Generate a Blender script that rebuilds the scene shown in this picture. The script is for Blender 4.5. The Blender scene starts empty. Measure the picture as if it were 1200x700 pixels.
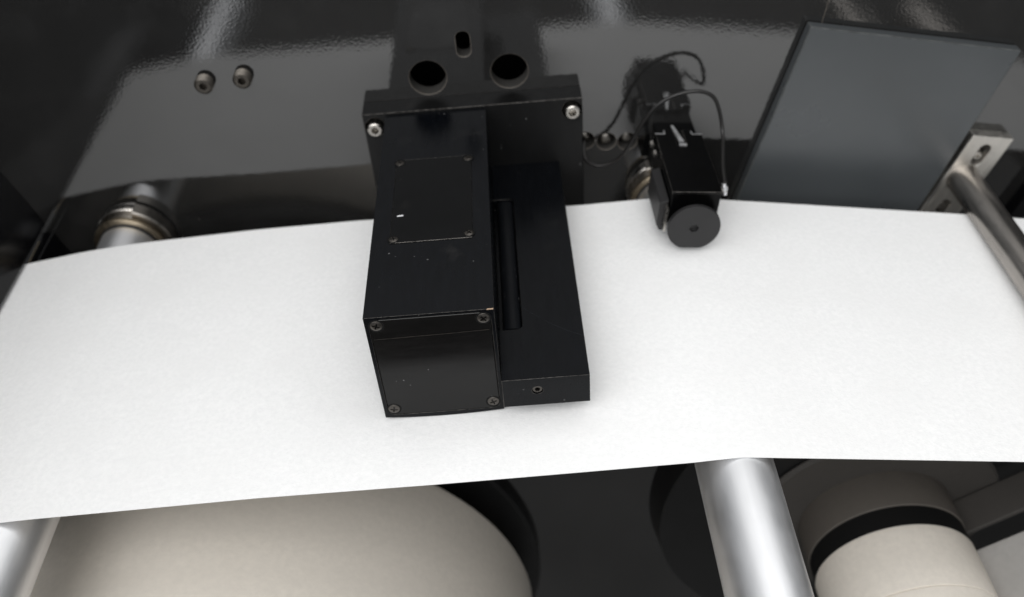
import bpy, bmesh, math, random
from mathutils import Vector, Matrix, Euler

random.seed(7)
S = 0.01                      # every length below is in centimetres
R = math.radians
sc = bpy.context.scene
col = sc.collection

# ------------------------------------------------------------------ camera
cd = bpy.data.cameras.new('camera')
cam = bpy.data.objects.new('camera', cd)
col.objects.link(cam)
cam.location = Vector((7.3698, -51.292, 28.5835)) * S
cam.rotation_euler = Euler((0.8407, 0.0655, -0.0425), 'XYZ')
cd.sensor_width = 36
cd.lens = 1096.2 / 1200 * 36
cd.clip_start = 0.01
cd.clip_end = 50
cd.dof.use_dof = True
cd.dof.focus_distance = 0.435
cd.dof.aperture_fstop = 6.3
sc.camera = cam

# ------------------------------------------------------------------ light
world = bpy.data.worlds.new('World')
sc.world = world
world.use_nodes = True
wb = world.node_tree.nodes['Background']
wb.inputs['Color'].default_value = (0.95, 0.98, 1.0, 1)
wb.inputs['Strength'].default_value = 0.36


def area(name, loc, target, sx, sy, power, color=(1, 1, 1)):
    ld = bpy.data.lights.new(name, 'AREA')
    ld.shape = 'RECTANGLE'
    ld.size, ld.size_y = sx * S, sy * S
    ld.energy = power
    ld.color = color
    o = bpy.data.objects.new(name, ld)
    col.objects.link(o)
    o.location = Vector(loc) * S
    d = (Vector(target) - Vector(loc)).normalized()
    o.rotation_euler = d.to_track_quat('-Z', 'Y').to_euler()
    return o


area('ceiling_lamp', (60, 50, 190), (12, -15, -8), 360, 170, 25.5, (1, 0.995, 0.985))
area('front_lamp', (0, -120, 165), (8, -20, -15), 150, 90, 11.0, (1, 0.985, 0.965))
area('window_light', (-110, -235, 215), (0, -20, -12), 520, 240, 97.0, (0.985, 0.99, 1.0))

sc.view_settings.view_transform = 'Standard'
sc.view_settings.look = 'None'
sc.view_settings.exposure = 0
sc.view_settings.gamma = 1
sc.cycles.use_denoising = True
sc.cycles.max_bounces = 8
sc.cycles.sample_clamp_indirect = 4


# ------------------------------------------------------------------ materials
class NT:
    def __init__(self, name):
        self.m = bpy.data.materials.new(name)
        self.m.use_nodes = True
        self.t = self.m.node_tree
        self.b = self.t.nodes['Principled BSDF']
        self.tc = self.t.nodes.new('ShaderNodeTexCoord')

    def n(self, typ, **kw):
        o = self.t.nodes.new(typ)
        for k, v in kw.items():
            setattr(o, k, v)
        return o

    def l(self, a, b):
        self.t.links.new(a, b)

    def noise(self, scale, detail=2, stretch=None, rough=0.5, offset=(0, 0, 0)):
        mp = self.n('ShaderNodeMapping')
        mp.inputs['Scale'].default_value = stretch or (1, 1, 1)
        mp.inputs['Location'].default_value = offset
        self.l(self.tc.outputs['Object'], mp.inputs[0])
        n = self.n('ShaderNodeTexNoise')
        n.inputs['Scale'].default_value = scale
        n.inputs['Detail'].default_value = detail
        n.inputs['Roughness'].default_value = rough
        self.l(mp.outputs[0], n.inputs['Vector'])
        return n.outputs['Fac']

    def ramp(self, src, a, b, va=0.0, vb=1.0):
        r = self.n('ShaderNodeMapRange')
        r.inputs['From Min'].default_value = a
        r.inputs['From Max'].default_value = b
        r.inputs['To Min'].default_value = va
        r.inputs['To Max'].default_value = vb
        self.l(src, r.inputs['Value'])
        return r.outputs[0]

    def mixc(self, fac, a, b):
        m = self.n('ShaderNodeMix', data_type='RGBA')
        self.l(fac, m.inputs[0])
        for i, v in ((6, a), (7, b)):
            if isinstance(v, tuple):
                m.inputs[i].default_value = (*v, 1)
            else:
                self.l(v, m.inputs[i])
        return m.outputs[2]

    def math(self, op, a, b=0.0):
        m = self.n('ShaderNodeMath', operation=op)
        for i, v in enumerate((a, b)):
            if isinstance(v, (int, float)):
                m.inputs[i].default_value = v
            else:
                self.l(v, m.inputs[i])
        return m.outputs[0]

    def bump(self, h, dist, prev=None):
        b = self.n('ShaderNodeBump')
        b.inputs['Strength'].default_value = 1
        b.inputs['Distance'].default_value = dist
        self.l(h, b.inputs['Height'])
        if prev is not None:
            self.l(prev, b.inputs['Normal'])
        self.l(b.outputs[0], self.b.inputs['Normal'])
        return b.outputs[0]

    def specks(self, scale, size, keep=0.75):
        """sparse dust specks: small cells of a voronoi, most of them dropped"""
        v = self.n('ShaderNodeTexVoronoi')
        v.inputs['Scale'].default_value = scale
        self.l(self.tc.outputs['Object'], v.inputs['Vector'])
        sep = self.n('ShaderNodeSeparateColor')
        self.l(v.outputs['Color'], sep.inputs[0])
        near = self.math('LESS_THAN', v.outputs['Distance'], self.math('MULTIPLY', self.math('POWER', sep.outputs[2], 1.6), size * 1.5))
        k = self.math('GREATER_THAN', sep.outputs[0], keep)
        var = self.math('MULTIPLY', near, sep.outputs[1])
        return self.math('MULTIPLY', var, k)

    def scratches(self, scale, rot, width=0.012, seed=0.0):
        mp = self.n('ShaderNodeMapping')
        mp.inputs['Rotation'].default_value = rot
        mp.inputs['Scale'].default_value = (1, 14, 1)
        mp.inputs['Location'].default_value = (seed, seed * .7, seed * .3)
        self.l(self.tc.outputs['Object'], mp.inputs[0])
        n = self.n('ShaderNodeTexNoise')
        n.inputs['Scale'].default_value = scale
        n.inputs['Detail'].default_value = 1
        self.l(mp.outputs[0], n.inputs['Vector'])
        d = self.math('ABSOLUTE', self.math('SUBTRACT', n.outputs['Fac'], 0.62))
        return self.ramp(d, 0, width, 1, 0)

    def set(self, **kw):
        for k, v in kw.items():
            k = k.replace('_', ' ')
            if isinstance(v, tuple):
                self.b.inputs[k].default_value = (*v, 1)
            elif isinstance(v, (int, float)):
                self.b.inputs[k].default_value = v
            else:
                self.l(v, self.b.inputs[k])
        return self


def wall_paint(name, ca, cb, ior, rough, dist, peel=640, smr=0.55):
    k = NT(name)
    big = k.noise(9, 4)
    smear = k.ramp(k.noise(38, 5, rough=0.65, offset=(3, 1, 2)), 0.5, 0.8)
    c = k.mixc(k.ramp(big, 0.35, 0.7), ca, cb)
    dust = k.mixc(k.math('MULTIPLY', smear, smr), c, tuple(v * 1.9 + .003 for v in ca))
    sp = k.specks(95, 0.05, 0.8)
    c2 = k.mixc(k.math('MULTIPLY', sp, 0.6), dust, (0.12, 0.11, 0.10))
    k.set(Base_Color=c2, IOR=ior, Roughness=k.ramp(k.noise(16, 4), 0.3, 0.75, rough, rough * 1.9))
    k.bump(k.noise(peel, 2.5, rough=0.55), dist)
    return k.m


def black_anodised(name, tint, rough, dusty=0.5, brush=(1, 1, 1), ior=1.26):
    k = NT(name)
    c = k.mixc(k.ramp(k.noise(60, 4, stretch=brush), 0.3, 0.75), tint, tuple(v * 1.5 for v in tint))
    sp = k.specks(310, 0.10, 0.82)
    sp2 = k.specks(70, 0.035, 0.6)
    c = k.mixc(k.math('MULTIPLY', sp, dusty), c, (0.26, 0.26, 0.26))
    c = k.mixc(k.math('MULTIPLY', sp2, dusty), c, (0.5, 0.5, 0.52))
    fine = k.ramp(k.noise(55, 3, stretch=(1, 1, 16), rough=0.6, offset=(1, 4, 2)), 0.60, 0.78)
    patch = k.ramp(k.noise(30, 3, offset=(5, 5, 5)), 0.45, 0.7)
    c = k.mixc(k.math('MULTIPLY', k.math('MULTIPLY', fine, patch), 0.16 * dusty), c, (0.16, 0.15, 0.14))
    k.set(Base_Color=c, IOR=ior, Roughness=k.ramp(k.noise(50, 5, stretch=brush), 0.3, 0.7, rough, rough + 0.09))
    k.bump(k.noise(1400, 2, stretch=brush), 0.0000015)
    return k.m


def metal(name, colr, rough, brush=(1, 1, 1), scale=300, var=0.15, dist=0.000006):
    k = NT(name)
    n = k.noise(scale, 4, stretch=brush)
    c = k.mixc(k.ramp(n, 0.3, 0.7), tuple(v * (1 - var) for v in colr), colr)
    dirt = k.ramp(k.noise(120, 4, offset=(2, 7, 1)), 0.58, 0.8)
    c = k.mixc(k.math('MULTIPLY', dirt, 0.35), c, tuple(v * 0.45 for v in colr))
    k.set(Base_Color=c, Metallic=1.0, Roughness=k.ramp(n, 0.3, 0.7, rough * 0.8, rough * 1.35))
    k.bump(n, dist)
    return k.m


def plain(name, colr, rough, spec=0.5, scale=80, var=0.25, metallic=0.0):
    k = NT(name)
    c = k.mixc(k.ramp(k.noise(scale, 4), 0.3, 0.7), tuple(v * (1 - var) for v in colr), colr)
    k.set(Base_Color=c, Roughness=rough, Specular_IOR_Level=spec, Metallic=metallic)
    return k.m


def web_mat():
    k = NT('white_nonwoven')
    f1 = k.noise(420, 5, stretch=(1, 1, 1), rough=0.62)
    f2 = k.noise(1500, 3, stretch=(0.55, 1, 1))
    cl = k.noise(30, 3)
    c = k.mixc(k.ramp(f1, 0.35, 0.68), (0.84, 0.84, 0.836), (0.905, 0.902, 0.896))
    c = k.mixc(k.math('MULTIPLY', k.ramp(cl, 0.4, 0.75), 0.6), c, (0.835, 0.832, 0.825))
    k.set(Base_Color=c, Roughness=0.75, Specular_IOR_Level=0.25)
    h = k.math('ADD', k.math('MULTIPLY', f1, 0.7), k.math('MULTIPLY', f2, 0.3))
    k.bump(h, 0.00030)
    return k.m


M = {}
M['wall'] = wall_paint('charcoal_gloss_paint', (0.0118, 0.0116, 0.0113), (0.0155, 0.0152, 0.0148), 1.95, 0.022, 0.000034)
M['inner'] = plain('machine_dark', (0.004, 0.004, 0.004), 0.7, 0.2)
M['hole_lit_wall'] = plain('hole_lit_wall', (0.05, 0.048, 0.045), 0.5, 0.4)  # lighter colour painted inside the holes for the light falling on their walls
M['rim'] = plain('bare_rim', (0.16, 0.14, 0.12), 0.35, 0.5)
M['grey_panel'] = wall_paint('blue_grey_satin', (0.054, 0.059, 0.0625), (0.061, 0.067, 0.0705), 1.58, 0.23, 0.000006, 900, 0.12)
M['panel_edge'] = plain('panel_cut_edge', (0.075, 0.08, 0.08), 0.45, 0.5, 200, 0.5)
M['black_gloss'] = wall_paint('black_gloss_cover', (0.0022, 0.0022, 0.0026), (0.003, 0.003, 0.0036), 1.4, 0.1, 0.000004, 700)
M['anod'] = black_anodised('black_anodised', (0.0020, 0.0024, 0.0033), 0.2, 0.45, (6, 1, 6))
M['anod_plate'] = black_anodised('black_anodised_cover', (0.0016, 0.0017, 0.0019), 0.13, 0.55)
M['anod_front'] = black_anodised('black_anodised_front', (0.0022, 0.002, 0.0019), 0.15, 0.9, (1, 6, 6), 1.37)
M['anod_bar'] = black_anodised('black_anodised_bar', (0.0045, 0.005, 0.0062), 0.36, 0.3, (4, 1, 4))
M['anod_back'] = black_anodised('black_anodised_mount', (0.0033, 0.0033, 0.0034), 0.42, 0.5, (4, 4, 1), 1.36)
M['matt_black'] = plain('matt_black_plastic', (0.016, 0.015, 0.0155), 0.42, 0.5)
M['sensor_black'] = plain('satin_black_case', (0.0018, 0.0018, 0.0019), 0.25, 0.12)
M['disc_grey'] = plain('dark_grey_disc', (0.015, 0.0143, 0.015), 0.5, 0.5)
M['rubber'] = plain('cable_rubber', (0.010, 0.009, 0.0085), 0.35, 0.5)
M['worn'] = metal('worn_edge', (0.17, 0.16, 0.15), 0.4, scale=500, var=0.85)
M['steel'] = metal('steel', (0.5, 0.475, 0.44), 0.26, scale=700)
M['steel_dark'] = metal('dull_steel', (0.23, 0.215, 0.195), 0.34, scale=600)
M['screw_black'] = metal('blackened_screw', (0.12, 0.11, 0.10), 0.35, scale=900)
M['screw_dull'] = metal('dull_black_screw', (0.11, 0.10, 0.088), 0.42, scale=900)
M['bronze'] = metal('bronze_ring', (0.30, 0.25, 0.18), 0.36, scale=500)
M['chrome'] = metal('bright_steel', (0.95, 0.95, 0.96), 0.45, scale=900)
M['brushed'] = metal('brushed_stainless', (0.72, 0.69, 0.64), 0.4, (1, 1, 0.25), 260, 0.22, 0.00001)
M['rod'] = metal('stained_stainless_rod', (0.46, 0.43, 0.40), 0.30, (1, 0.15, 1), 200, 0.3, 0.00001)
k_ = NT('satin_aluminium')
k_.set(Base_Color=k_.mixc(k_.ramp(k_.noise(300, 4, stretch=(1, 0.02, 1)), 0.35, 0.65), (0.86, 0.865, 0.88), (0.90, 0.905, 0.92)),
       Metallic=1.0, Roughness=k_.ramp(k_.noise(160, 4, stretch=(1, 0.5, 1)), 0.3, 0.7, 0.42, 0.48))
M['alu'] = k_.m
M['web'] = web_mat()


M['floor'] = plain('workshop_floor', (0.11, 0.108, 0.105), 0.5, 0.3, 6, 0.3)


def roll_mat(name, colr):
    k = NT(name)
    f = k.noise(260, 5, rough=0.65)
    bands = k.noise(60, 3, stretch=(0.12, 1, 0.12))
    c = k.mixc(k.ramp(f, 0.3, 0.7), tuple(v * 0.9 for v in colr), colr)
    c = k.mixc(k.math('MULTIPLY', k.ramp(bands, 0.35, 0.7), 0.4), c, tuple(v * 0.88 for v in colr))
    k.set(Base_Color=c, Roughness=0.6, Specular_IOR_Level=0.3)
    k.bump(f, 0.0001)
    return k.m


M['beige'] = roll_mat('beige_paper', (0.86, 0.80, 0.715))
M['brown'] = roll_mat('brown_grey_sleeve', (0.10, 0.089, 0.078))
M['hub'] = roll_mat('dark_hub', (0.06, 0.055, 0.05))
M['grey_sheet'] = roll_mat('pale_grey_sheet', (0.42, 0.405, 0.385))
M['dark_disc'] = plain('black_flange', (0.007, 0.007, 0.0072), 0.4, 0.4)


# ------------------------------------------------------------------ helpers
def ident(p):
    return p


def obj(name, bm, mat, parent=None, loc=None, smooth=None, kind=None):
    """bm in centimetres, local to its parent"""
    me = bpy.data.meshes.new(name)
    bmesh.ops.scale(bm, vec=(S, S, S), verts=bm.verts)
    bmesh.ops.recalc_face_normals(bm, faces=bm.faces)
    bm.to_mesh(me)
    bm.free()
    for m in (mat if isinstance(mat, (list, tuple)) else [mat]):
        me.materials.append(m)
    o = bpy.data.objects.new(name, me)
    col.objects.link(o)
    if parent:
        o.parent = parent
    if loc:
        o.location = Vector(loc) * S
    if smooth is not None:
        ang = R(smooth)
        me.shade_smooth()
        b2 = bmesh.new()
        b2.from_mesh(me)
        for e in b2.edges:
            if len(e.link_faces) == 2 and e.calc_face_angle(0) > ang:
                e.smooth = False
        b2.to_mesh(me)
        b2.free()
    if kind:
        o['kind'] = kind
    return o


def thing(name, label, cat, loc=(0, 0, 0), roty=0, group=None):
    o = bpy.data.objects.new(name, None)
    o.empty_display_size = 0.02
    col.objects.link(o)
    o.location = Vector(loc) * S
    o.rotation_euler = (0, roty, 0)
    o['label'] = label
    o['category'] = cat
    if group:
        o['group'] = group
    return o


def tag(o, label, cat, group=None):
    o['label'] = label
    o['category'] = cat
    if group:
        o['group'] = group
    return o


def box(x0, x1, y0, y1, z0, z1, bm=None):
    bm = bm or bmesh.new()
    v = [bm.verts.new(p) for p in ((x0, y0, z0), (x1, y0, z0), (x1, y1, z0), (x0, y1, z0),
                                   (x0, y0, z1), (x1, y0, z1), (x1, y1, z1), (x0, y1, z1))]
    for f in ((0, 3, 2, 1), (4, 5, 6, 7), (0, 1, 5, 4), (1, 2, 6, 5), (2, 3, 7, 6), (3, 0, 4, 7)):
        bm.faces.new([v[i] for i in f])
    return bm


def prism_y(pts, y0, y1, bm=None):
    """outline in XZ extruded along Y"""
    bm = bm or bmesh.new()
    a = [bm.verts.new((x, y0, z)) for x, z in pts]
    b = [bm.verts.new((x, y1, z)) for x, z in pts]
    n = len(pts)
    bm.faces.new(a)
    bm.faces.new(b[::-1])
    for i in range(n):
        j = (i + 1) % n
        bm.faces.new((a[i], b[i], b[j], a[j]))
    return bm


def prism_z(pts, z0, z1, bm=None):
    bm = bm or bmesh.new()
    a = [bm.verts.new((x, y, z0)) for x, y in pts]
    b = [bm.verts.new((x, y, z1)) for x, y in pts]
    n = len(pts)
    bm.faces.new(a)
    bm.faces.new(b[::-1])
    for i in range(n):
        j = (i + 1) % n
        bm.faces.new((a[i], b[i], b[j], a[j]))
    return bm


def lathe_y(prof, cx=0, cz=0, n=64, bm=None, a0=0, a1=2 * math.pi, closed=True):
    """prof: list of (radius, y); revolved about the Y axis"""
    bm = bm or bmesh.new()
    full = abs(a1 - a0 - 2 * math.pi) < 1e-6
    rings = []
    cnt = n if full else n + 1
    for r, y in prof:
        if r < 1e-6:
            rings.append([bm.verts.new((cx, y, cz))])
        else:
            rings.append([bm.verts.new((cx + r * math.cos(a0 + (a1 - a0) * i / n), y,
                                        cz + r * math.sin(a0 + (a1 - a0) * i / n))) for i in range(cnt)])
    for p, q in zip(rings, rings[1:]):
        for i in range(n):
            j = (i + 1) % cnt
            if len(p) == 1 and len(q) == 1:
                continue
            if len(p) == 1:
                bm.faces.new((p[0], q[i], q[j]))
            elif len(q) == 1:
                bm.faces.new((p[i], q[0], p[j]))
            else:
                bm.faces.new((p[i], q[i], q[j], p[j]))
    if not full and closed:
        bm.faces.new([r[0] for r in rings])
        bm.faces.new([r[-1] for r in rings][::-1])
    return bm


def ring_y(r0, r1, y0, y1, cx=0, cz=0, n=64, a0=0, a1=2 * math.pi, ch=0.03):
    p = [(r0, y0), (r1 - ch, y0), (r1, y0 + ch * (1 if y1 > y0 else -1)), (r1, y1), (r0, y1)]
    full = abs(a1 - a0 - 2 * math.pi) < 1e-6
    if full:
        p.append((r0, y0))
        bm = lathe_y(p, cx, cz, n)
        bmesh.ops.remove_doubles(bm, verts=bm.verts, dist=1e-5)
        return bm
    bm = lathe_y(p + [(r0, y0)], cx, cz, n, None, a0, a1, False)
    bmesh.ops.remove_doubles(bm, verts=bm.verts, dist=1e-5)
    bmesh.ops.holes_fill(bm, edges=[e for e in bm.edges if e.is_boundary], sides=0)
    return bm


def tube(path, r, n=12, bm=None, cap=True):
    """round tube through a list of points with its own frame; r a number or a list"""
    bm = bm or bmesh.new()
    pts = [Vector(p) for p in path]
    up = Vector((0, 0, 1))
    rings = []
    t0 = (pts[1] - pts[0]).normalized()
    nrm = t0.orthogonal().normalized()
    for i, p in enumerate(pts):
        t = (pts[min(i + 1, len(pts) - 1)] - pts[max(i - 1, 0)]).normalized()
        nrm = (nrm - t * nrm.dot(t)).normalized()
        bn = t.cross(nrm)
        rr = r[i] if isinstance(r, (list, tuple)) else r
        rings.append([bm.verts.new(p + (nrm * math.cos(2 * math.pi * k / n) + bn * math.sin(2 * math.pi * k / n)) * rr)
                      for k in range(n)])
    for a, b in zip(rings, rings[1:]):
        for k in range(n):
            bm.faces.new((a[k], a[(k + 1) % n], b[(k + 1) % n], b[k]))
    if cap:
        bm.faces.new(rings[0][::-1])
        bm.faces.new(rings[-1])
    return bm


def catmull(pts, k=8):
    P = [Vector(p) for p in pts]
    P = [P[0] * 2 - P[1]] + P + [P[-1] * 2 - P[-2]]
    out = []
    for i in range(1, len(P) - 2):
        for j in range(k):
            t = j / k
            a, b, c, d = P[i - 1:i + 3]
            out.append(0.5 * ((2 * b) + (c - a) * t + (2 * a - 5 * b + 4 * c - d) * t * t + (3 * b - a - 3 * c + d) * t ** 3))
    out.append(P[-2])
    return out


def rrect(x0, x1, z0, z1, r, n=6):
    out = []
    for cx, cz, a in ((x1 - r, z1 - r, 0), (x0 + r, z1 - r, 90), (x0 + r, z0 + r, 180), (x1 - r, z0 + r, 270)):
        for i in range(n + 1):
            t = R(a + 90 * i / n)
            out.append((cx + r * math.cos(t), cz + r * math.sin(t)))
    return out


def cut(o, cutters):
    """subtract cutter meshes (bm in centimetres, same frame) and keep the result as plain mesh"""
    for bm in cutters:
        c = obj('cutter', bm, [])
        c.parent = o.parent
        c.location = o.location
        md = o.modifiers.new('b', 'BOOLEAN')
        md.operation = 'DIFFERENCE'
        md.solver = 'EXACT'
        md.object = c
        bpy.context.view_layer.update()
        me = bpy.data.meshes.new_from_object(o.evaluated_get(bpy.context.evaluated_depsgraph_get()))
        o.modifiers.clear()
        old = o.data
        o.data = me
        me.name = old.name
        bpy.data.objects.remove(c)
    return o


def bevel(o, w, seg=2, worn=None, angle=35):
    md = o.modifiers.new('bevel', 'BEVEL')
    md.width = w * S
    md.segments = seg
    md.limit_method = 'ANGLE'
    md.angle_limit = R(angle)
    md.harden_normals = False
    if worn is not None:
        o.data.materials.append(worn)
        md.material = len(o.data.materials) - 1
    return o


def inst(src, parent, loc, rot=None, name=None):
    o = bpy.data.objects.new(name or src.name.split('.')[0], src.data)
    for m in src.modifiers:
        pass
    col.objects.link(o)
    o.parent = parent
    o.location = Vector(loc) * S
    if rot:
        o.rotation_euler = rot
    return o


# ------------------------------------------------------------------ machine wall
WY = -0.5                     # the wall's face
K = (51.29 + WY) / 51.29


def wp(x, z):
    """a spot measured for a wall at y = 0, carried to the wall at y = WY"""
    return 7.37 + (x - 7.37) * K, 28.58 + (z - 28.58) * K


wall = obj('wall', box(-90, 110, WY, WY + 1.0, -120, 32), [M['wall'], M['hole_lit_wall']], kind='structure')


def cyl_cut(x, z, r, y0, y1, n=48):
    return prism_y([(x + r * math.cos(2 * math.pi * i / n), z + r * math.sin(2 * math.pi * i / n)) for i in range(n)], y0, y1)


def wall_cut(x, z, r, y0, y1, n=48):
    x, z = wp(x, z)
    return cyl_cut(x, z, r, y0, y1, n)


cut(wall, [wall_cut(2.65, 1.20, 1.12, -2, 2), wall_cut(7.60, 1.21, 1.12, -2, 2),
           prism_y([wp(*q) for q in rrect(4.55, 5.42, 2.38, 4.0, 0.40)], -2, 2),
           wall_cut(12.1, -4.12, 0.62, -2, 2, 32), wall_cut(13.47, -4.30, 0.62, -2, 2, 32), wall_cut(14.83, -4.42, 0.62, -2, 2, 32)])
for p in wall.data.polygons:
    if abs(p.normal.y) < 0.5 and abs(p.center.x) < 0.6 and abs(p.center.z) < 0.2:
        p.material_index = 1
bevel(wall, 0.03, 2, M['rim'])
obj('floor', box(-400, 400, -400, 250, -121, -119.6), M['floor'], kind='structure')
back = bmesh.new()  # closed black box added behind the wall, keeps world light from the holes
box(-89, 109, 8, 9, -119, 31, back)
obj('interior_blackout', back, M['inner'], kind='structure')
sides = bmesh.new()
box(-89, 109, 1.1, 7.9, 30, 31, sides)
box(-89, 109, 1.1, 7.9, -119, -118, sides)
box(-89, -88, 1.1, 7.9, -117.9, 29.9, sides)
box(108, 109, 1.1, 7.9, -117.9, 29.9, sides)
obj('interior_blackout', sides, M['inner'], kind='structure')

# round-ended pins recessed in the three small holes
pin = None
for i, (x, z, d) in enumerate(((12.1, -4.12, .35), (13.47, -4.30, .2), (14.83, -4.42, .4))):
    x, z = wp(x, z)
    d += WY
    if pin is None:
        pin = obj('pin', lathe_y([(0, 0.02), (0.18, 0.02), (0.36, 0.10), (0.44, 0.22), (0.44, 1.1), (0, 1.1)], n=28),
                  M['steel_dark'], wall, (x, d, z), 40)
    else:
        inst(pin, wall, (x, d, z))

# fine pale joint line running up the wall above the grey panel
pl = bmesh.new()
path = [wp(*q) for q in [(26.22, 2.55), (26.24, 3.0), (26.33, 3.5), (26.40, 4.1), (26.62, 5.6), (26.9, 8.0), (27.4, 12)]]
for (xa, za), (xb, zb) in zip(path, path[1:]):
    v = [pl.verts.new(p) for p in ((xa - .022, WY - 0.006, za), (xa + .022, WY - 0.006, za), (xb + .022, WY - 0.006, zb), (xb - .022, WY - 0.006, zb))]
    pl.faces.new(v)
sl = obj('scratch_line', pl, plain('chipped_paint', (0.16, 0.14, 0.12), 0.6, 0.3, 900, 0.9), wall)

# ------------------------------------------------------------------ set screws on the wall
t1 = thing('set_screw', 'left of the two dull threaded set screws sticking out of the glossy wall', 'screw', (-10.484, WY, 2.358),
           group='pair of set screws in the wall')
prof = [(0.42, -0.56), (0.50, -0.49)]
y = -0.46
while y < -0.02:
    prof += [(0.55, y), (0.49, y + 0.055)]
    y += 0.11
prof += [(0.52, 0.05)]
thr = obj('threaded_body', lathe_y(prof, n=40), M['screw_dull'], t1, smooth=25)
# ring face with a six-sided socket
hx = bmesh.new()
N = 36
outer = [(0.44 * math.cos(2 * math.pi * i / N), 0.44 * math.sin(2 * math.pi * i / N)) for i in range(N)]


def hexr(a, r=0.26):
    a = (a + math.pi / 6) % (math.pi / 3) - math.pi / 6
    return r * math.cos(math.pi / 6) / math.cos(a)


def socket_face(r_out, r_hex, y_face, depth, bmn=None, n=36):
    b = bmn or bmesh.new()
    o_ = [b.verts.new((r_out * math.cos(2 * math.pi * i / n), y_face, r_out * math.sin(2 * math.pi * i / n))) for i in range(n)]
    rr = [hexr(2 * math.pi * i / n, r_hex) for i in range(n)]
    i_ = [b.verts.new((rr[i] * math.cos(2 * math.pi * i / n), y_face, rr[i] * math.sin(2 * math.pi * i / n))) for i in range(n)]
    d_ = [b.verts.new((rr[i] * math.cos(2 * math.pi * i / n), y_face + depth, rr[i] * math.sin(2 * math.pi * i / n))) for i in range(n)]
    for i in range(n):
        j = (i + 1) % n
        b.faces.new((o_[i], o_[j], i_[j], i_[i]))
        b.faces.new((i_[i], i_[j], d_[j], d_[i]))
    b.faces.new(d_)
    return b


sf = obj('socket', socket_face(0.42, 0.25, -0.56, 0.35), M['screw_dull'], t1)
t2 = thing('set_screw', 'right of the two dull threaded set screws sticking out of the glossy wall', 'screw', (-8.157, WY, 2.507),
           group='pair of set screws in the wall')
inst(thr, t2, (0, 0, 0))
inst(sf, t2, (0, 0, 0), (0, 0.3, 0))

# ------------------------------------------------------------------ grey panel on the wall
gp = thing('wall_panel', 'blue-grey rectangular panel fixed askew on the wall behind the steel rod', 'panel', (30.275, WY, -4.673))
gq = [(25.36, 2.86), (38.30, 0.22), (33.6, -14.6), (21.0, -13.6)]
bm = prism_y([(x - 30.5, z + 5) for x, z in gq], -0.80, -0.05)
g = obj('panel_face', bm, [M['grey_panel']], gp)
bevel(g, 0.09, 2, M['panel_edge'])

# ------------------------------------------------------------------ black cover at the far right
bc = thing('cover_plate', 'black cover plate at the right edge of the picture behind the steel bracket', 'panel', (45.623, WY, -9.624))
bevel(obj('plate', prism_y([(-2.6, 4.0), (8, 1.5), (5, -16), (-6.9, -8.0)], -1.0, -0.05), M['black_gloss'], bc), 0.06)

# ------------------------------------------------------------------ rod bracket
ang = math.atan2(2.02, 5.56)
br = thing('rod_bracket', 'brushed stainless bracket with slotted ends bolted on the wall and holding a steel rod', 'bracket', (36.909, WY, -8.238), ang)
# local frame: x across, z along the bar
bar = obj('mounting_block', box(-1.30, 1.42, -0.9, -0.02, -4.7, 3.05), M['brushed'], br)
# skew the upper end a little
for v in bar.data.vertices:
    if v.co.z > 0.01:
        v.co.z += v.co.x * 0.16
    v.co.z += 0
slotc = [prism_y(rrect(-0.33, 0.42, 0.85, 2.45, 0.37), -2, 1), prism_y(rrect(-0.33, 0.42, -3.6, -2.0, 0.37), -2, 1)]
cut(bar, slotc)
bevel(bar, 0.05, 2)
sb = None
for zz in (1.45, -2.6):
    w = obj('washer', ring_y(0.001, 0.34, -0.42, -0.05, n=28), M['steel_dark'], br, (0.05, 0, zz), 30) if sb is None else inst(wsh, br, (0.05, 0, zz))
    if sb is None:
        wsh = w
        b_ = socket_face(0.24, 0.14, -0.68, 0.2, n=24)
        lathe_y([(0.24, -0.68), (0.27, -0.64), (0.27, -0.40)], n=24, bm=b_)
        sb = obj('bolt', b_, M['steel'], br, (0.05, 0, zz), 30)
    else:
        inst(sb, br, (0.05, 0, zz))
rodr = 1.0
prof = [(rodr + 0.05, -0.86), (rodr + 0.03, -1.0), (rodr, -1.1), (rodr, -1.3), (rodr, -46.0), (rodr - .1, -46.1), (0, -46.1)]
obj('rod', lathe_y(prof, n=64), M['rod'], br, (-0.08, 0, -0.2), 30)


# ------------------------------------------------------------------ guide rollers and their bearings
def roller(label, cx, cz, y0, y1, notch, skin='alu', yaw=0):
    t = thing('guide_roller', label, 'roller', (cx + yaw, WY, cz + 1.03), group='aluminium guide rollers under the web')
    t.rotation_euler = (math.atan(0.95 / 20.6), 0, -math.atan(yaw / 23))
    r = 1.89
    obj('tube', lathe_y([(0, y0), (r - 0.12, y0), (r, y0 - 0.08), (r, y1 + 0.1), (r - .1, y1), (0, y1)], n=96), M[skin], t, smooth=30)
    obj('bearing_ring', ring_y(1.2, 2.34, -1.28, -0.98, n=64), M['bronze'], t, smooth=30)
    obj('bearing_seal', ring_y(1.0, 1.98, -1.40, -1.20, n=64), M['matt_black'], t, smooth=30)
    obj('collar', ring_y(1.1, 2.75, -0.92, -0.01, n=48, a0=R(notch - 190), a1=R(notch), ch=0.08), M['steel_dark'], t, smooth=30)
    obj('inner_collar', ring_y(1.05, 2.08, -0.70, -0.01, n=64, ch=0.05), M['steel_dark'], t, smooth=30)
    obj('split_collar', ring_y(2.1, 2.40, -0.30, -0.01, n=40, a0=R(notch + 3), a1=R(notch + 150), ch=0.05), M['steel'], t, smooth=30)
    return t


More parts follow.
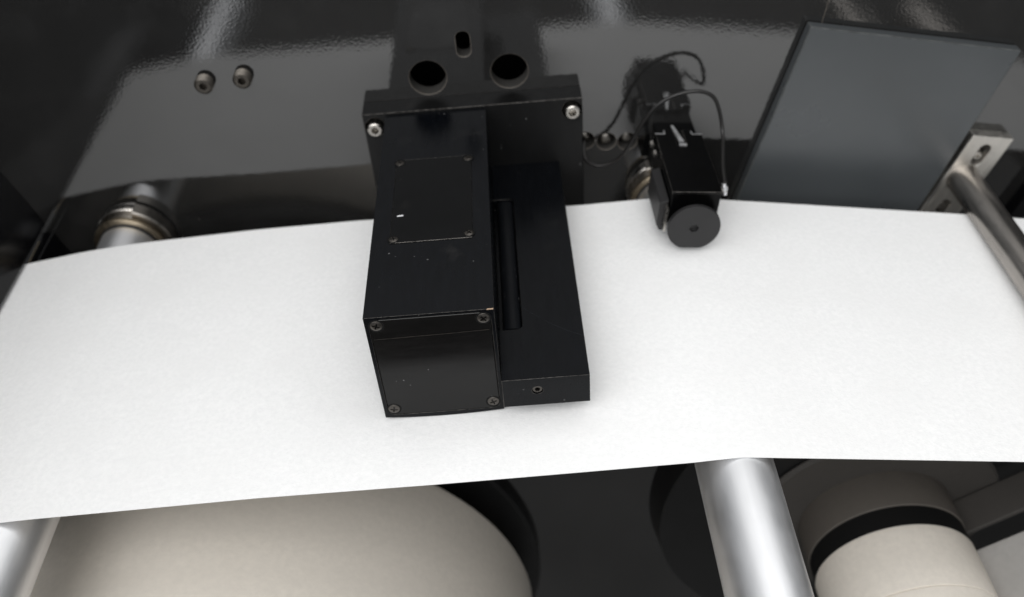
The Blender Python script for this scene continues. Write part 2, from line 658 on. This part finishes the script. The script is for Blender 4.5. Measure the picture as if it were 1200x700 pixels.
roller('aluminium guide roller at the lower left corner with its steel collar on the wall', -18.95, -9.43, -1.38, -40, 72, yaw=0.75)
roller('aluminium guide roller right of the black sensor head, running out towards the bottom edge', 17.15, -9.08, -1.3, -46, 118)
roller('guide roller past the right edge, a pale streak mirrored above the grey panel', 47.6, -13.72, -1.3, -34, 90, 'rod')

# ------------------------------------------------------------------ web
YF = [(-45, -4.19), (-24.6, -4.11), (-19, -4.13), (-9.4, -3.71), (-2.8, -3.67), (5, -3.89), (11.6, -4.09), (16.5, -4.01), (21, -4.14), (36, -4.49), (40, -4.69), (60, -4.89)]
YN = [(-45, -24.2), (-18.2, -24.05), (-6, -23.87), (2.5, -23.92), (14.9, -23.86), (17.2, -23.72), (19, -23.78), (30.7, -23.7), (60, -23.7)]


def lerp(T, x):
    for (a, va), (b, vb) in zip(T, T[1:]):
        if a <= x <= b:
            t = (x - a) / (b - a)
            t = t * t * (3 - 2 * t) if len(T) > 99 else t
            return va + (vb - va) * t
    return T[-1][1]


ZT = [(-45, -11.43), (-19.0, -7.40), (17.15, -7.03), (47.6, -11.68), (60, -16.5)]


def zweb(x):
    # straight spans, rounded over the rollers
    w = 2.2
    s = 0
    for k in range(-4, 5):
        s += lerp(ZT, max(-45, min(60, x + k * w / 4)))
    zc = s / 9
    for cx, cz in ((-18.95, -9.43), (17.15, -9.08), (47.6, -13.72)):
        if abs(x - cx) < 1.7:
            zc = max(zc, cz + math.sqrt(1.93 ** 2 - (x - cx) ** 2))
    return zc


wb_ = bmesh.new()
xs = []
x = -44.0
while x < 58:
    xs.append(x)
    x += 0.12 if (abs(x + 19) < 1 or abs(x - 17.15) < 1) else 0.5
NY = 24
rows = []
import mathutils.noise as mn
for x in xs:
    f, n_ = lerp(YF, x), lerp(YN, x)
    f += 0.012 * mn.noise(Vector((x * 2.5, 0, 0)))
    rows.append([wb_.verts.new((x + 0.72 * (1 - j / NY) * max(0, min(1, -x / 19)), f + (n_ - f) * j / NY,
                                zweb(x) + 0.95 * (1 - j / NY) - 0.04 + 0.02 * mn.noise(Vector((x * .09, (f + (n_ - f) * j / NY) * .12, 3)))))
                 for j in range(NY + 1)])
for a, b in zip(rows, rows[1:]):
    for j in range(NY):
        wb_.faces.new((a[j], a[j + 1], b[j + 1], b[j]))
web = obj('material_web', wb_, M['web'], smooth=60)
md = web.modifiers.new('thick', 'SOLIDIFY')
md.thickness = 0.025 * S
md.offset = -1
bpy.context.view_layer.update()
me2 = bpy.data.meshes.new_from_object(web.evaluated_get(bpy.context.evaluated_depsgraph_get()))
web.modifiers.clear()
web.data = me2
b2 = bmesh.new()
b2.from_mesh(me2)
for e in b2.edges:
    e.smooth = not (len(e.link_faces) == 2 and e.calc_face_angle(0) > R(50))
b2.to_mesh(me2)
b2.free()
tag(web, 'wide white nonwoven sheet stretched across the rollers under the black sensor head', 'web')

# ------------------------------------------------------------------ left side cover, slotted for the web
sp_ = thing('side_cover', 'black slotted side cover at the left edge where the white sheet enters', 'cover', (-24.4, 0, -6.5))
k_ = (-23.48 + 25.38) / (-9.72 + 3.21)


def xl(z):
    return -25.38 + (z + 3.21) * k_


up = prism_y([(xl(14) + 24.4, 20.5), (xl(-8.02) + 24.4, -1.52), (xl(-8.02) + 23.4, -1.52), (xl(14) + 23.4, 20.5)], -44, WY - 0.02)
o1 = obj('upper_plate', up, [M['black_gloss']], sp_)
lo = prism_y([(xl(-8.75) + 24.4, -2.25), (xl(-20) + 24.4, -13.5), (xl(-20) + 23.4, -13.5), (xl(-8.75) + 23.4, -2.25)], -44, WY - 0.02)
o2 = obj('lower_plate', lo, [M['black_gloss']], sp_)
for o_ in (o1, o2):
    for v in o_.data.vertices:
        g = 0.95 * (1 + (v.co.y / S + 4.1) / 20.0) * S
        v.co.x += 0.048 * min(0, v.co.y + 0.03) + 0.0025
        v.co.z += g
    bevel(o_, 0.04)
obj('slot_glint', tube([(0.60, -2.0, -0.72), (0.60, -4.1, -0.80)], 0.035, 8), M['bronze'], sp_)  # thin bronze sliver added as the glint along the slot's edge

# ------------------------------------------------------------------ black sensor head over the web
hd = thing('sensor_head', 'large black anodised sensor head on a mounting plate reaching over the white sheet', 'sensor', (0, 0, 0))
arc = []
nseg = 14
for i in range(nseg + 1):
    u = i / nseg
    arc.append((0.0 + 6.0 * u, -6.84 - 0.16 * (1 - (2 * u - 1) ** 2)))
body = obj('housing', prism_y([(0, 0), (6, 0)] + [(x, z) for x, z in arc[::-1]], -19.83, -2.0), [M['anod']], hd)
# shallow seat for the end cover and the top cover
cut(body, [prism_y(rrect(0.20, 5.83, -6.68, -0.14, 0.42), -20.5, -19.72),
           prism_z([(0.92, -14.50), (5.12, -14.50), (5.12, -7.0), (0.92, -7.0)], -0.03, 1)])
for v in body.data.vertices:
    if v.co.z < -0.066:
        v.co.z += 0.0085 * (v.co.y + 0.1983) / 0.178
bevel(body, 0.022, 2, M['worn'])
ep = obj('end_cover', prism_y(rrect(0.235, 5.79, -6.645, -0.18, 0.40), -19.84, -19.72), [M['anod_front']], hd)
bevel(ep, 0.02, 1, None)
tp = obj('top_cover', prism_z([(0.96, -14.46), (5.08, -14.46), (5.08, -7.04), (0.96, -7.04)], -0.03, 0.03), [M['anod_plate']], hd)
bevel(tp, 0.012, 1, M['worn'])


def screw_mesh(r=0.30):
    """countersunk cross-head screw, head towards -Y"""
    bm = lathe_y([(0, -0.05), (r * 0.55, -0.045), (r * 0.93, -0.01), (r, 0.02), (r, 0.10), (0, 0.10)], n=32)
    return bm


def cross_cutters(r):
    a, b = r * 0.62, r * 0.13
    return [box(-a, a, -0.3, 0.055, -b, b), box(-b, b, -0.3, 0.056, -a, a)]


def make_screw(parent, loc, r, name='screw', mat=None):
    o = obj(name, screw_mesh(r), mat or M['screw_black'], parent, (0, 0, 0))
    pr = o.parent
    o.parent = None
    cut(o, cross_cutters(r))
    o.parent = pr
    for p in o.data.polygons:
        p.use_smooth = False
    o.location = Vector(loc) * S
    return o


s0 = make_screw(hd, (0.54, -19.85, -0.52), 0.30)
s0.rotation_euler = (0, 0.35, 0)
for (x, z, a) in ((5.48, -0.52, 0.9), (0.52, -6.22, 0.2), (5.49, -6.20, 1.2)):
    inst(s0, hd, (x, -19.85, z), (0, a, 0))
st = make_screw(hd, (1.14, -7.31, 0.035), 0.25)
st.rotation_euler = (R(-90), 0, 0.5)
for (x, y, a) in ((4.92, -7.33, 1.0), (1.12, -14.16, 0.3), (4.92, -14.09, 0.8)):
    inst(st, hd, (x, y, 0.035), (R(-90), 0, a))
# dark rings the screws sit in
rg = obj('screw_seat', ring_y(0.30, 0.37, -0.012, 0.05, n=36, ch=0.005), M['inner'], hd, (0.54, -19.84, -0.52), 30)
for (x, z) in ((5.48, -0.52), (0.52, -6.22), (5.49, -6.20)):
    inst(rg, hd, (x, -19.84, z))
rg2 = obj('screw_seat', ring_y(0.25, 0.315, -0.012, 0.05, n=36, ch=0.005), M['inner'], hd, (1.14, -7.31, 0.03), 30)
rg2.rotation_euler = (R(-90), 0, 0)
for (x, y) in ((4.92, -7.33), (1.12, -14.16), (4.92, -14.09)):
    inst(rg2, hd, (x, y, 0.03), (R(-90), 0, 0))
# paint chip on the top cover
ch_ = prism_z([(1.22, -12.30), (1.50, -12.27), (1.56, -12.20), (1.48, -12.15), (1.28, -12.17), (1.2, -12.23)], 0.028, 0.036)
obj('chip', ch_, plain('white_chip', (0.8, 0.8, 0.82), 0.4), hd)
# bright nick at the front right corner
obj('nick', prism_z([(5.66, -19.86), (5.97, -19.86), (5.98, -19.79), (5.7, -19.80)], -0.02, 0.008), plain('nick', (0.5, 0.36, 0.25), 0.4), hd)
# long faint scratch across the end cover
scp = bmesh.new()
pth = [(0.30, -1.38), (1.2, -1.37), (2.4, -1.345), (3.6, -1.33), (4.6, -1.30), (5.68, -1.27)]
for (xa, za), (xb, zb) in zip(pth, pth[1:]):
    scp.faces.new([scp.verts.new(p) for p in ((xa, -19.842, za - .009), (xb, -19.842, zb - .009), (xb, -19.842, zb + .009), (xa, -19.842, za + .009))])
obj('scratch', scp, plain('scratch', (0.075, 0.062, 0.05), 0.5, 0.4, 500, 0.9), hd)

sc2 = bmesh.new()
pth = [(6.9, -14.9), (7.8, -15.9), (8.7, -16.75), (9.5, -17.35), (10.2, -17.75)]
for (xa, ya_), (xb, yb_) in zip(pth, pth[1:]):
    sc2.faces.new([sc2.verts.new(p) for p in ((xa, ya_ - .012, -4.146), (xb, yb_ - .012, -4.146), (xb, yb_ + .012, -4.146), (xa, ya_ + .012, -4.146))])
obj('scratch', sc2, plain('scratch_blue', (0.02, 0.024, 0.03), 0.5, 0.3, 500, 0.9), hd)
slab = obj('side_block', box(6.02, 10.27, -20.47, -2.0, -6.02, -4.15), [M['anod']], hd)
cut(slab, [prism_z([(x, y) for x, y in rrect(5.9, 7.22, -16.95, -5.7, 0.30)], -4.85, -3),
           cyl_cut(7.72, -4.97, 0.27, -21, -19.5, 28)])
bevel(slab, 0.035, 2, M['worn'])
# round-nosed bar lying in the recess
rb = bmesh.new()
prof = []
for i in range(9):
    t = R(180 * i / 8)
    prof.append((0.49 * math.cos(t), 0.42 * math.sin(t) ** 0.6 if 0 < i < 8 else 0))
a = [rb.verts.new((6.705 + x, -5.86, -4.58 + z)) for x, z in prof]
b = [rb.verts.new((6.705 + x, -16.85, -4.58 + z)) for x, z in prof]
for i in range(8):
    rb.faces.new((a[i], a[i + 1], b[i + 1], b[i]))
rb.faces.new(a)
rb.faces.new(b[::-1])
rb.faces.new((a[0], b[0], b[-1], a[-1]))
obj('recessed_bar', rb, M['anod_bar'], hd, smooth=40)
obj('threaded_hole', ring_y(0.13, 0.262, -20.40, -20.0, 7.72, -4.97, 28), M['screw_black'], hd, smooth=30)
obj('hole_plug', lathe_y([(0, -20.08), (0.14, -20.06), (0.14, -19.8), (0, -19.8)], 7.72, -4.97, 20), M['steel_dark'], hd)

mp = obj('mounting_plate', box(-1.40, 11.79, -1.99, WY - 0.01, -9.5, 0.17), [M['anod_back']], hd)
cut(mp, [cyl_cut(-0.72, -0.74, 0.60, -3, -1.35, 40), cyl_cut(11.17, -0.60, 0.60, -3, -1.35, 40)])
bevel(mp, 0.035, 2, M['worn'])

kb = socket_face(0.38, 0.25, -0.98, 0.6, n=48)
nk = 48
lv = [(-0.98, 0.38, 0), (-0.93, 0.45, 0), (-0.88, 0.465, 1), (-0.25, 0.465, 1), (-0.2, 0.44, 0), (0.0, 0.44, 0)]
rings = []
for yy, rr, kn in lv:
    rings.append([kb.verts.new(((rr - (0.028 if kn and i % 2 else 0)) * math.cos(2 * math.pi * i / nk), yy,
                                (rr - (0.028 if kn and i % 2 else 0)) * math.sin(2 * math.pi * i / nk))) for i in range(nk)])
for p, q in zip(rings, rings[1:]):
    for i in range(nk):
        kb.faces.new((p[i], q[i], q[(i + 1) % nk], p[(i + 1) % nk]))
cs = obj('cap_screw', kb, M['steel'], hd, (-0.72, -1.42, -0.74))
inst(cs, hd, (11.17, -1.42, -0.60), (0, 0.5, 0))

# ------------------------------------------------------------------ small sensor with the disc
sn = thing('small_sensor', 'small black boxy sensor with a grey disc on its end and a looping cable', 'sensor', (17.63, 0, -2.78), R(6))
caseo = obj('case', prism_y([(-1.40, -0.02), (1.40, -0.02), (1.40, -2.1), (1.05, -3.3), (-1.05, -3.3), (-1.40, -2.1)], -8.38, -2.1), M['sensor_black'], sn)
bevel(caseo, 0.04, 2)
lid = obj('lid', prism_z([(-1.44, -8.42), (1.44, -8.42), (1.44, -2.3), (0.82, -2.3), (0.82, -1.75), (-0.88, -1.75), (-0.88, -2.3), (-1.44, -2.3)], -0.10, 0.06), [M['sensor_black']], sn)
cut(lid, [prism_z(rrect(-0.30, 0.30, -3.6, -1.2, 0.12), -0.02, 1)])
bevel(lid, 0.03, 2, M['worn'])
# bright corner trims at the rear of the lid
tr = bmesh.new()
box(-1.45, -0.86, -2.31, -2.25, 0.04, 0.075, tr)
box(-0.90, -0.84, -2.24, -1.95, 0.04, 0.075, tr)
o_l = obj('corner_trim', tr, M['chrome'], sn)
tr = bmesh.new()
box(0.80, 1.42, -2.31, -2.25, 0.04, 0.075, tr)
box(0.78, 0.84, -2.24, -1.95, 0.04, 0.075, tr)
obj('corner_trim', tr, M['chrome'], sn)
lev = bmesh.new()
prism_z([(-0.36, -1.45), (-0.22, -1.45), (0.16, -3.25), (-0.14, -3.30)], 0.05, 0.16, lev)
obj('lever', lev, M['chrome'], sn)
obj('clip', box(-0.18, 0.26, -3.62, -3.42, 0.02, 0.13), M['chrome'], sn)
bevel(obj('rear_block', box(-1.25, 1.25, -2.05, WY - 0.02, -2.9, -0.2), M['sensor_black'], sn), 0.05)
bevel(obj('side_plate', prism_y([(-1.95, -0.95), (-1.44, -0.75), (-1.44, -2.9), (-1.75, -2.9), (-1.95, -2.5)], -8.1, -4.7), M['disc_grey'], sn), 0.05)
obj('side_fin', prism_y([(-2.0, 0.0), (-1.75, 0.0), (-1.6, -1.6), (-2.1, -1.6)], -2.2, -0.6), M['sensor_black'], sn)
sbn = None
for (x, y, z) in ((-1.62, -2.7, -0.45), (-1.55, -3.6, -0.55)):
    if sbn is None:
        sbn = obj('side_screw', lathe_y([(0, -0.2), (0.13, -0.18), (0.19, -0.06), (0.2, 0.16), (0, 0.16)], n=20), M['steel'], sn, (x, y, z), 40)
    else:
        inst(sbn, sn, (x, y, z))
# disc with a hexagonal hole, flattened underneath
dp = []
for i in range(72):
    t = 2 * math.pi * i / 72
    x, z = 1.52 * math.cos(t), 1.52 * math.sin(t)
    dp.append((x, max(z, -1.40)))
disc = obj('disc', prism_y(dp, -9.30, -9.02), M['disc_grey'], sn, (-0.05, 0, -1.85))
cut(disc, [prism_y([(0.27 * math.cos(R(60 * i + 10)), 0.27 * math.sin(R(60 * i + 10))) for i in range(6)], -10, -9.1)])
bevel(disc, 0.03, 2)
obj('spindle', lathe_y([(0, -9.04), (0.42, -9.04), (0.42, -8.75), (0.62, -8.75), (0.62, -8.36), (0, -8.36)], -0.05, -1.85, 32), M['steel_dark'], sn, smooth=30)
obj('bracket_strip', box(-1.62, -1.50, -8.6, -8.15, -2.6, -1.0), M['steel'], sn)
obj('connector', tube([(1.80, -7.2, -0.18), (1.83, -7.25, -0.34), (1.84, -7.26, -0.36), (1.88, -7.33, -0.55), (1.89, -7.34, -0.57), (1.92, -7.42, -0.82)], [0.13, 0.15, 0.2, 0.2, 0.15, 0.14], 20), M['chrome'], sn, smooth=40)
obj('connector_arm', box(1.35, 1.8, -7.45, -7.2, -0.6, -0.4), M['steel'], sn)
cb = [(12.05, 0.2, -3.85), (12.0, -0.6, -3.8), (11.92, -1.05, -4.2), (12.02, -1.5, -4.6), (12.55, -2.0, -4.72), (13.1, -2.2, -4.62), (13.75, -2.4, -4.25), (14.3, -2.55, -3.55),
      (14.85, -2.7, -2.4), (15.35, -2.75, -1.4), (16.15, -2.8, -0.3), (17.2, -2.85, 0.32), (18.45, -2.9, 0.5), (19.4, -2.9, 0.05),
      (19.85, -3.0, -0.95), (20.02, -3.5, -2.1), (19.85, -4.6, -2.55), (19.62, -5.8, -2.85), (19.5, -6.7, -2.98), (19.46, -7.2, -3.1)]
base = Vector((17.63, 0, -2.78))
inv = Matrix.Rotation(R(6), 3, 'Y').inverted()
cbl = [inv @ (Vector(p) - base) for p in cb]
obj('cable', tube(catmull(cbl, 8), 0.115, 12), M['rubber'], sn, smooth=60)


# ------------------------------------------------------------------ paper rolls below the web
def roll(name, label, cat, cx, cz, r, ya, yb, mat, grooves=(), rnd=0.35):
    t = thing(name, label, cat, (cx, 0, cz))
    p = [(0, ya), (r - rnd, ya), (r - rnd * .3, ya - rnd * .3), (r, ya - rnd)]
    for gy in grooves:
        p += [(r, gy + .08), (r - 0.12, gy), (r + 0.05, gy - .08)]
    p += [(r, yb + rnd), (r - rnd, yb), (0, yb)]
    obj('roll_body', lathe_y(p, n=128), mat, t, smooth=35)
    return t


t = roll('paper_roll', 'big beige paper roll below the white sheet at the bottom left', 'roll', -13.9, -34.9, 20.2, -13.2, -34, M['beige'], rnd=0.5)
obj('core', lathe_y([(0, -9.8), (5, -9.8), (5, -13.4), (0, -13.4)], n=48), M['matt_black'], t, smooth=40)
obj('flange', lathe_y([(0, -9.2), (20.8, -9.2), (21.0, -9.4), (21.0, -10.8), (20.8, -11.0), (0, -11.0)], n=128), M['dark_disc'], t, smooth=40)
obj('shaft', lathe_y([(0, -0.1), (2.5, -0.1), (2.5, -9.4), (0, -9.4)], n=48), M['steel_dark'], t, smooth=40)

RX, RZ = 29.0, -24.1
t = roll('paper_roll', 'small beige paper roll at the bottom right, beside the aluminium roller', 'roll', RX, RZ, 4.86, -20.1, -34, M['beige'], (-24.2,), 0.2)
obj('core', lathe_y([(0, -18.85), (4.80, -18.85), (4.80, -20.2), (0, -20.2)], n=64), M['inner'], t, smooth=40)
t2_ = roll('sleeve', 'shaded brown-grey roll on the same axis just behind the small beige roll', 'roll', RX, RZ, 4.86, -16.0, -18.8, M['brown'], (), 0.05)
obj('hub', lathe_y([(0, -15.93), (7.95, -15.93), (8.0, -16.05), (7.8, -16.3), (0, -16.3)], n=96), M['hub'], t2_, smooth=40)
fl = thing('flange_disc', 'large black flange disc under the white sheet behind the small rolls', 'disc', (RX, 0, RZ))
obj('disc', lathe_y([(0, -13.4), (13.95, -13.4), (14.2, -13.6), (13.85, -15.8), (13.6, -15.9), (0, -15.9)], n=128), M['dark_disc'], fl, smooth=40)
obj('shaft', lathe_y([(0, -0.1), (2, -0.1), (2, -13.5), (0, -13.5)], n=48), M['steel_dark'], fl, smooth=40)

# inclined sheets leaving to the right
def sheet(name, label, cat, ya, yb, mat, x0, z0, ln=26, th=0.5):
    dx, dz = 0.8, 0.6
    t = [(x0, z0), (x0 + dx * ln, z0 + dz * ln), (x0 + dx * ln + dz * th, z0 + dz * ln - dx * th), (x0 + dz * th, z0 - dx * th)]
    o = obj(name, prism_y([(a - x0, b - z0) for a, b in t], ya, yb), mat, None, (x0, 0, z0))
    tag(o, label, cat)
    bevel(o, 0.08)


sheet('inclined_plate', 'pale grey inclined plate at the bottom right corner beside the small beige roll', 'plate', -40, -20.1, M['grey_sheet'], 33.64, -22.73, 13, 0.35)
sheet('rear_plate', 'dim brown inclined plate under the white sheet at the right edge', 'plate', -18.75, -16.4, M['hub'], 33.0, -23.4, 13, 0.35)

# ------------------------------------------------------------------ pieces that sit on a part become its own pieces
for o in list(hd.children):
    n = o.name.split('.')[0]
    if n in ('screw', 'screw_seat'):
        o.parent = ep if o.location.y < -19 * S else tp
    elif n == 'chip':
        o.parent = tp
    elif n == 'scratch':
        o.parent = ep if o.name == 'scratch' else slab
    elif n in ('recessed_bar', 'threaded_hole', 'hole_plug'):
        o.parent = slab
    elif n == 'cap_screw':
        o.parent = mp
    elif n == 'nick':
        o.parent = body
for o in list(sn.children):
    n = o.name.split('.')[0]
    if n in ('corner_trim', 'lever', 'clip'):
        o.parent = lid
    elif n == 'connector_arm':
        o.parent = caseo
